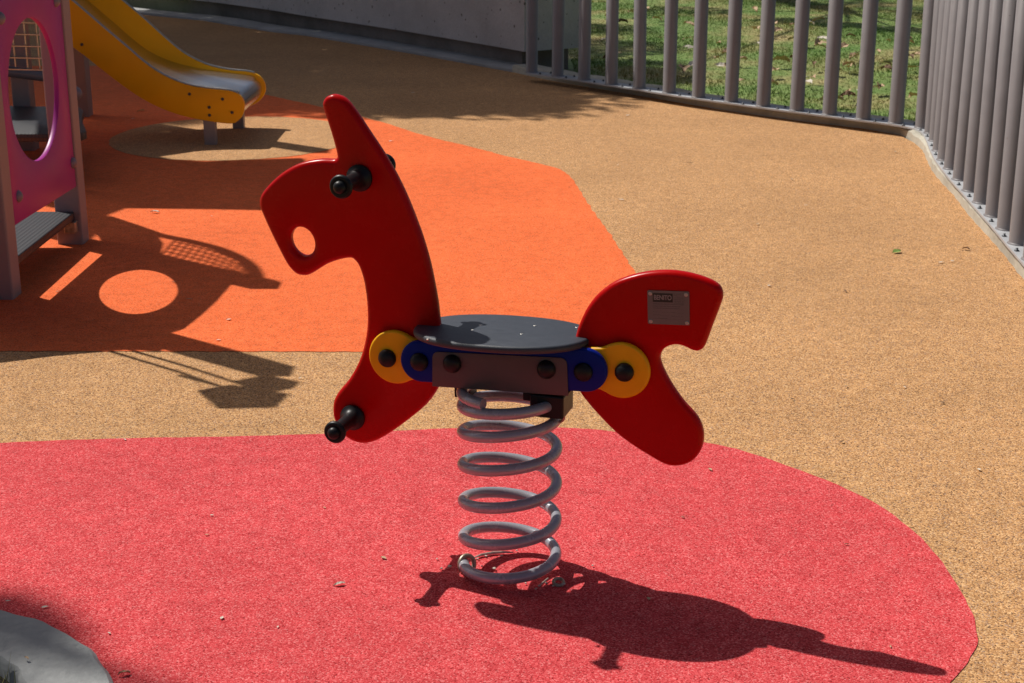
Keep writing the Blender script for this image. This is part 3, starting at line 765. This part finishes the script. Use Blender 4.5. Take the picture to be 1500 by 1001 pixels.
# unseen casters left of the picture, cut to the outlines of the tower shadows
shade_panel('side_panel', [(140, 325), (160, 318), (200, 333), (232, 345), (240, 356), (236, 372), (228, 381), (170, 379)], AX, M['violet'])
shade_panel('barrier_bar', [(228, 377), (361, 408), (366, 413), (230, 382)], AX+.02, M['tubegrey'])
lpan = [(PA[2]+.06, .02), (4.10, .02), (4.16, .24), (4.32, .47), (4.48, .71), (4.60, .80), (PA[2]+.06, .80)]
shade_panel('side_panel', [(-40, 440), (-40, 536), (0, 530), (80, 520), (160, 513), (200, 511), (236, 514), (250, 499), (232, 487), (150, 474), (90, 440)], PA[0]-.003, M['magenta'])
shade_panel('gable_panel', [(298, 570), (345, 562), (375, 572), (352, 556), (395, 548), (441, 558), (430, 567), (405, 572), (425, 575), (405, 595), (330, 597)], -1.62, M['violet'])
for L in ([(162, 513), (262, 543), (345, 572)], [(190, 511), (270, 534), (350, 560)], [(262, 548), (300, 558), (345, 570)]):
    pts = [tp(-1.64, *sh(x, y, -1.64)) for x, y in L]
    obj('rope_bar', tube(bmesh.new(), pts, .007, 8), M['tubegrey'], tw, smooth=60)
# roof: unseen slab outlined to cast the wide floor shadow; upper deck
RZ = 2.34
rf = [G(x, y, .004) for x, y in ((95, 222), (95, 348), (128, 350), (157, 322), (154, 313), (180, 303.5), (300, 305), (476, 308), (470, 262), (440, 231), (380, 233), (300, 236), (250, 233), (200, 222), (170, 210))]
rfl = [(p.x-KX*RZ-TO.x, p.y-KY*RZ-TO.y) for p in rf]
bm = slab(bmesh.new(), [rfl], lambda a, b, t: Vector((a, b, t)), RZ, RZ+.03, 0)
obj('roof', bm, M['roofblue'], tw)
tbox('post', M['towerpost'], [(-2.25, -2.18, 5.94, 6.01, -.02, 2.30)], .006)
tbox('upper_deck', M['deck'], [(-3.2, -2.42, 7.3, 8.36, .98, 1.02)], .004)

# ------------------------------------------------------------------ slide
sl_o = G(309, 213); SO = Vector((sl_o.x, sl_o.y, 0))
sld = empty('slide', (SO.x, SO.y, 0))
tag(sld, 'yellow sided slide with a steel chute ending above a beige floor circle', 'slide')
YN = sl_o.y-.01; YF = YN+.55
def sp_(x, y, z): return Vector((x-SO.x, y-SO.y, z))
def xz(px, py, Y): p = PYp(px, py, Y); return (p.x, p.z)
near_px = [(60, -35), (102, -1), (127.6, 20.5), (157, 46), (187, 71), (210, 91), (238, 110), (270, 123.5), (302, 129.8), (334, 133), (348, 137.5), (356, 147), (358, 158), (355, 170), (347, 178.5), (338, 181.5), (316, 179.5), (275, 172), (242, 161.5), (210, 146), (180, 126), (150, 103), (123, 81.5), (109, 71), (50, 22)]
nl = catmull([xz(x, y, YN) for x, y in near_px], 3)
bm = slab(bmesh.new(), [nl], lambda a, b, t: sp_(a, YN+t, b), 0, .02, .004, 2)
npn = obj('side_panel', bm, M['slideyellow'], sld, smooth=35)
# edge strip drawn proud of the panel
far_top = [(140, -32), (176, -1), (210, 27.5), (242, 56.5), (270, 79), (302, 95), (334, 102.5), (360, 105), (372, 107.5), (382, 113), (388, 123), (388.5, 135), (381, 147), (368, 155), (352, 160), (338, 166)]
far_bot = [xz(x, y, YN) for x, y in near_px[15:]]
ft = [xz(x, y, YF) for x, y in far_top]
fl2 = catmull(ft+[(a+.0, b) for a, b in far_bot[1:]], 3)
bm = slab(bmesh.new(), [fl2], lambda a, b, t: sp_(a, YF+t, b), 0, .02, .004, 2)
obj('side_panel', bm, M['slideyellow'], sld, smooth=35)
# chute
ch_px = [(60, -58), (123, -1), (169, 38.5), (210, 73), (247, 92), (284, 102), (330, 109.5), (366, 114), (377, 118), (383, 126), (383, 136), (378, 143), (370, 147)]
cp_ = catmull([xz(x, y, YF-.003) for x, y in ch_px], 4, closed=False)
bm = bmesh.new(); n = len(cp_)
va = [[bm.verts.new(sp_(a, y, b)) for y in (YN+.02, YN+.045, YN+.09, .5*(YN+YF), YF-.07, YF-.025, YF)] for a, b in cp_]
for i in range(n):
    for j, dzz in enumerate((.012, .003, 0, 0, 0, .003, .012)): va[i][j].co.z += dzz if i < n-18 else 0
for i in range(n-1):
    for j in range(6):
        f = bm.faces.new((va[i][j], va[i][j+1], va[i+1][j+1], va[i+1][j])); f.smooth = True
ret = bmesh.ops.extrude_face_region(bm, geom=list(bm.faces))
for v in ret['geom']:
    if isinstance(v, bmesh.types.BMVert): v.co.z -= .008; v.co.x -= .004
obj('chute', bm, M['steel'], sld, smooth=50)
# steel edging along the top of both sides
bm = tube(bmesh.new(), [sp_(a, YN+.010, b+.002) for a, b in catmull([xz(x, y, YN) for x, y in near_px[:11]], 3, closed=False)], .0065, 8)
obj('edge_tube', bm, M['zinc'], sld, smooth=60)
bm = tube(bmesh.new(), [sp_(a, YF+.010, b+.002) for a, b in catmull(ft[:9], 3, closed=False)], .0065, 8)
obj('edge_tube', bm, M['zinc'], sld, smooth=60)
for px, Y in (((309.5, 213), YN+.03), ((350, 186), YF-.03)):
    g = xz(*px, Y); bm = box(bmesh.new(), g[0]-.029-SO.x, g[0]+.029-SO.x, Y-.025-SO.y, Y+.025-SO.y, -.01, .20, .004)
    obj('leg', bm, M['towerpost'], sld)
bm = bmesh.new(); lathe(bm, [(0, .0075), (.003, .0075), (.006, .005), (.007, 0)], (0, 0, 0), (0, -1, 0), 14)
sb_ = obj('bolt', bm, M['bolt'], sld, smooth=50); first = True
for q in [(120, 65.5), (277.5, 138), (326, 145.5), (306.5, 157.5), (307, 169), (340, 165)]:
    g = xz(*q, YN); o = sb_ if first else link(sb_.copy(), sld); first = False
    o.location = sp_(g[0], YN, g[1])

# ------------------------------------------------------------------ fallen leaves
def leafmesh(name, mat, curl):
    r = random.Random(ord(name)+3); vs = []; L = 8
    prof = [0, .16, .26, .30, .27, .20, .10, 0]
    for i in range(L):
        t = i/(L-1); w = prof[i]*(1+r.uniform(-.1, .1)); z = curl*math.sin(t*3.0)+r.uniform(-.02, .02)
        vs += [(t-.5, -w, z+curl*.9*r.uniform(.5, 1.2)), (t-.5, 0, z), (t-.5, w, z+curl*.9*r.uniform(.5, 1.2))]
    fs = []
    for i in range(L-1):
        a = 3*i; fs += [(a, a+1, a+4, a+3), (a+1, a+2, a+5, a+4)]
    me = bpy.data.meshes.new('leaf'); me.from_pydata(vs, [], fs); me.materials.append(mat)
    return me
LM = [leafmesh('a', M['dryleaf'], .16), leafmesh('b', M['paleleaf'], .12), leafmesh('c', M['brownleaf'], .2), leafmesh('d', M['dryleaf'], .05)]
LG = leafmesh('e', M['greenleaf'], .08)
def leaf(g, s, me, z, name='fallen_leaf'):
    o = link(bpy.data.objects.new(name, me)); o.location = (g.x, g.y, z); o.scale = (s, s*rnd.uniform(.6, 1), s)
    o.rotation_euler = (rnd.uniform(-.2, .2), rnd.uniform(-.2, .2), rnd.random()*6.28); return o
o = leaf(G(1313, 371), .048, LG, .003); tag(o, 'pale green leaf lying on the beige floor near the fence kerb', 'leaf')
o = leaf(G(206, 164), .045, LG, .004); tag(o, 'green leaf on the orange floor under the yellow slide', 'leaf')
o = leaf(G(1415, 367), .028, LM[2], .003); tag(o, 'curled dark brown leaf on the beige floor close to the fence kerb', 'leaf')
o = leaf(G(227, 313), .042, LM[1], .004); tag(o, 'whitish leaf in the sunlit orange wedge above the net shadow', 'leaf')
o = leaf(G(182, 991), .022, LM[0], .004); tag(o, 'curled tan leaf at the bottom edge beside the planter kerb', 'leaf')
o = leaf(G(41, 985), .012, LM[0], .026); tag(o, 'tiny brown leaf lying on top of the planter kerb', 'leaf')
o = leaf(G(497, 859), .024, LM[1], .003); tag(o, 'pale leaf flake on the rose floor left of the foot peg shadow', 'leaf')
bits = [(310, 757, 1), (303, 786, 0), (475, 746, 0), (407, 921, 1), (1395, 384, 1), (1378, 386, 1), (1238, 428, 2), (1325, 569, 1), (1380, 592, 2), (1434, 690, 1), (1234, 649, 2), (1161, 587, 2), (1240, 568, 0), (910, 294, 1), (573, 208, 1), (195, 175, 1), (905, 243, 1), (920, 170, 1), (1160, 264, 0), (1312, 224, 0), (66, 892, 1), (12, 883, 1), (160, 930, 1), (1240, 800, 2), (1126, 420, 1), (1180, 302, 1), (320, 500, 1), (335, 470, 1), (255, 415, 2), (277, 440, 0), (86, 429, 0), (183, 646, 1), (440, 556, 1), (1040, 690, 0), (1304, 950, 0), (605, 137, 1), (310, 318, 1), (1010, 240, 2), (1110, 330, 0), (760, 225, 1), (325, 908, 1), (562, 820, 0), (1000, 760, 2), (950, 880, 0)]
for x, y, k in bits:
    g = G(x, y); o = leaf(g, (.007+.0024*g.y)*rnd.uniform(.6, 1.2), LM[k], .0035, 'leaf_flake'); o.scale.z *= .45; o.rotation_euler.x *= .3; o.rotation_euler.y *= .3
    tag(o, 'tiny dry leaf flake scattered on the rubber floor', 'leaf', 'leaf flakes on the rubber floor')
# on the lawn
def on_lawn(px, py):
    g = G(px, py, -.02); return g
for i in range(130):
    px, py = rnd.uniform(845, 1350), rnd.uniform(0, 172)
    lim = 100+(px-760)*.155
    if py > lim-8: continue
    g = on_lawn(px, py); o = leaf(g, rnd.uniform(.07, .15), rnd.choice([LM[0], LM[0], LM[1], LM[3], LM[2]]), .008)
    o.rotation_euler.x += rnd.uniform(-.4, .4)
    tag(o, 'dry tan leaf fallen on the lawn behind the tube fence', 'leaf', 'fallen leaves on the lawn')

# ------------------------------------------------------------------ grass blades
rg = np.random.default_rng(3)
nb = 150000
xs = rg.uniform(-.2, 6.0, nb*2); ys = rg.uniform(7.2, 17.5, nb*2)
# outside the fence: to the far side of the line of posts
p0, p1 = np.array([posts[0].x, posts[0].y]), np.array([posts[13].x, posts[13].y])
dd = (p1-p0)/np.linalg.norm(p1-p0); nn = np.array([-dd[1], dd[0]])
dist = (xs-p0[0])*nn[0]+(ys-p0[1])*nn[1]
w0 = np.array([wpath[0].x, wpath[0].y]); 
keep = (dist > .078) & ((xs > w0[0]+.35) | (ys < w0[1]-.0)) & (np.abs(xs/ys) < .42)
xs, ys = xs[keep][:nb], ys[keep][:nb]; nb = len(xs)
h = rg.uniform(.005, .017, nb)*(1+.5*np.sin(xs*3.1+ys*2.3)); a = rg.uniform(0, 6.28, nb); l = rg.uniform(.004, .03, nb); w = rg.uniform(.0025, .005, nb)
V = np.zeros((nb, 3, 3)); z0 = -.034
V[:, 0] = np.stack([xs-w*np.sin(a), ys+w*np.cos(a), np.full(nb, z0)], 1); V[:, 1] = np.stack([xs+w*np.sin(a), ys-w*np.cos(a), np.full(nb, z0)], 1)
V[:, 2] = np.stack([xs+l*np.cos(a), ys+l*np.sin(a), z0+h], 1)
me = bpy.data.meshes.new('grass'); me.vertices.add(nb*3); me.vertices.foreach_set('co', V.reshape(-1))
me.loops.add(nb*3); me.loops.foreach_set('vertex_index', np.arange(nb*3, dtype=np.int32))
me.polygons.add(nb); me.polygons.foreach_set('loop_start', np.arange(0, nb*3, 3, dtype=np.int32)); me.polygons.foreach_set('loop_total', np.full(nb, 3, dtype=np.int32))
me.update(calc_edges=True); me.materials.append(M['grass'])
go = link(bpy.data.objects.new('grass', me)); tag(go, 'short green lawn grass behind the grey tube fence', 'grass', kind='stuff')

# ------------------------------------------------------------------ trees around the playground (their shade falls into the picture)
def tree(name, base, clumps, label, seed, trunk_r=.16, leaf=(.10, .17), limb=.5):
    """clumps: (shade x, shade y, height, radius, leaves)"""
    r = np.random.default_rng(seed); root = empty(name, base); B = Vector(base)
    C = [(Vector((sx-KX*z, sy-KY*z, z)), rad, n) for sx, sy, z, rad, n in clumps]
    mean = sum((c for c, _, _ in C), Vector())/len(C)
    bm = bmesh.new()
    fork = Vector((B.x*.55+mean.x*.45, B.y*.55+mean.y*.45, mean.z*.62))
    pth = catmull([(0, 0, -.15), (0.0, 0.0, .12), tuple((fork-B)*.35+Vector((.08, -.06, .1))), tuple((fork-B)*.7), tuple(fork-B)], 4, closed=False)
    rad = [trunk_r*(1.7-.7*min(1, i/3.))*(1-.45*i/len(pth)) for i in range(len(pth))]
    tube(bm, pth, rad, 14)
    for c, rr, n in C:
        e = c-B; s = fork-B; m1 = s.lerp(e, .5)+Vector((0, 0, .15*rr))
        q = catmull([tuple(s), tuple(m1), tuple(e)], 4, closed=False)
        tube(bm, q, [trunk_r*limb*(1-.8*i/len(q)) for i in range(len(q))], 7)
    obj('trunk', bm, M['bark'], root, smooth=60)
    vs = []
    for c, rr, n in C:
        d = r.normal(size=(n, 3)); d /= np.linalg.norm(d, axis=1)[:, None]
        p = np.array(c)-np.array(B)+d*(rr*r.uniform(.15, 1, n)**.5)[:, None]*np.array([1, 1, .7])
        L = r.uniform(leaf[0], leaf[1], n); t = r.normal(size=(n, 3)); t /= np.linalg.norm(t, axis=1)[:, None]
        s = np.cross(t, r.normal(size=(n, 3))); s /= np.linalg.norm(s, axis=1)[:, None]
        q = np.stack([p-t*L[:, None]*.5, p+s*L[:, None]*.24, p+t*L[:, None]*.5, p-s*L[:, None]*.24], 1)
        vs.append(q)
    v = np.concatenate(vs).reshape(-1, 3); nf = len(v)//4
    me = bpy.data.meshes.new('crown'); me.vertices.add(nf*4); me.vertices.foreach_set('co', v.reshape(-1))
    me.loops.add(nf*4); me.loops.foreach_set('vertex_index', np.arange(nf*4, dtype=np.int32))
    me.polygons.add(nf); me.polygons.foreach_set('loop_start', np.arange(0, nf*4, 4, dtype=np.int32)); me.polygons.foreach_set('loop_total', np.full(nf, 4, dtype=np.int32))
    me.update(calc_edges=True); me.materials.append(M['crown'])
    link(bpy.data.objects.new('crown', me), root)
    tag(root, label, 'tree')
    return root
# wall tree: shade over the far floor, slide and wall
cl_ = []
for x in (-4.6, -3.7, -2.8, -1.9, -1.0, -.2):
    for y in (9.35, 10.5, 11.6, 12.7, 13.8):
        if x > -.5 and y > 12.2: continue
        cl_.append((x, y+(.1 if x < -1.5 else 0), 5.2+.25*math.sin(x*3+y), 1.0, 2300))
cl_ += [(.45, 9.75, 8.2, .55, 800), (.35, 10.6, 8.2, .7, 1100), (.75, 10.35, 8.2, .45, 500), (-2.35, 8.3, 8.2, .5, 900), (-1.9, 8.45, 8.2, .35, 500), (-2.9, 8.2, 8.2, .5, 900), (-2.05, 7.95, 8.2, .28, 350), (-.75, 8.9, 8.2, .5, 800), (-.1, 9.0, 8.2, .5, 800), (-1.6, 8.95, 8.2, .55, 800), (-2.4, 8.95, 8.2, .55, 800), (-3.3, 8.9, 8.2, .6, 800), (.7, 12.2, 8.2, .6, 700), (.75, 13.6, 8.2, .5, 400), (.9, 11.0, 8.2, .4, 300)]
tree('shade_tree', (-5.6, 15.8, -.03), cl_, 'broad leafy tree beyond the concrete wall shading the far floor', 5, .22)
# planter tree, left of the camera
cl_ = [(-.95, 2.565, 8, .065, 40), (-.875, 2.52, 8, .065, 45), (-.81, 2.44, 8, .06, 36), (-.75, 2.35, 8, .05, 18), (-.98, 2.44, 8, .10, 40), (-.90, 2.35, 8, .09, 20), (-.82, 2.22, 8, .09, 10), (-1.10, 2.34, 8.1, .18, 140), (-.30, 2.12, 8, .08, 25)]
tree('tall_tree', (-8.2, 6.6, -.03), cl_, 'tall sparse tree left of the play tower, shading the planter kerb edge', 31, .14, leaf=(.05, .09))
cl_ = [(-1.4, 1.7, 3.4, .36, 420), (-.75, 1.45, 3.5, .36, 300), (-1.8, 1.9, 3.4, .4, 400), (-1.5, 1.4, 3.6, .5, 500), (-.4, 1.4, 3.5, .34, 320), (0, 1.4, 3.5, .34, 320)]
for x in (-3.4, -2.5, -1.6, -.7, .2, 1.1, 2.0):
    for y in (-2.9, -1.9, -.9, .1, .95):
        cl_.append((x, y-(.25 if x > .5 else 0), 4.2+.3*math.sin(2*x+3*y), .72, 650))
tree('planter_tree', (-5.2, 1.6, -.03), cl_, 'broad low tree left of the camera shading the near floor', 9, .10, leaf=(.07, .12))
# lawn tree whose trunk foot shows at the top edge
lt = G(1108, -3, -.03)
cl_ = [(2.55, 14.35, 3.9, .32, 260), (2.95, 13.95, 3.9, .30, 240), (3.35, 13.55, 3.9, .30, 240), (3.75, 13.2, 3.9, .3, 240), (4.4, 15.2, 4.2, .7, 600), (3.3, 16.2, 4.4, .8, 600), (1.7, 15.4, 4.2, .5, 300), (1.0, 10.55, 4.0, .26, 120), (4.2, 14.6, 4.2, .5, 300)]
tree('lawn_tree', (lt.x, lt.y, -.03), cl_, 'tree on the lawn with its dark trunk foot behind the fence', 12, .24, limb=.13)

# ------------------------------------------------------------------ light, sky, camera
wd = bpy.data.worlds.new('World'); sc.world = wd; wd.use_nodes = True
nt = wd.node_tree; bg = nt.nodes['Background']
sky = nt.nodes.new('ShaderNodeTexSky'); sky.sky_type = 'NISHITA'; sky.sun_disc = False
elev = math.atan(1/math.hypot(KX, KY)); sky.sun_elevation = elev; sky.sun_rotation = math.atan2(-KX, -KY)
sky.air_density = .7; sky.dust_density = 3.0; sky.ozone_density = .3
nt.links.new(sky.outputs['Color'], bg.inputs['Color']); bg.inputs['Strength'].default_value = .056
sl = bpy.data.lights.new('sun', 'SUN'); sl.energy = 4.3; sl.angle = math.radians(.53); sl.color = (1, .955, .88)
so = link(bpy.data.objects.new('sun', sl)); so.rotation_euler = Vector((KX, KY, -1)).to_track_quat('-Z', 'Y').to_euler(); so.location = (-6, 6, 10)

cd_ = bpy.data.cameras.new('camera'); cam = link(bpy.data.objects.new('camera', cd_))
cam.location = CAM; cam.rotation_euler = (math.pi/2-PIT, 0, 0)
cd_.sensor_fit = 'HORIZONTAL'; cd_.sensor_width = 36; cd_.lens = F_/W_*36
cd_.clip_start = .05; cd_.clip_end = 500
cd_.dof.use_dof = True; cd_.dof.focus_distance = 3.0; cd_.dof.aperture_fstop = 16
sc.camera = cam
sc.view_settings.view_transform = 'Standard'; sc.view_settings.look = 'None'
sc.view_settings.exposure = 0; sc.view_settings.gamma = 1
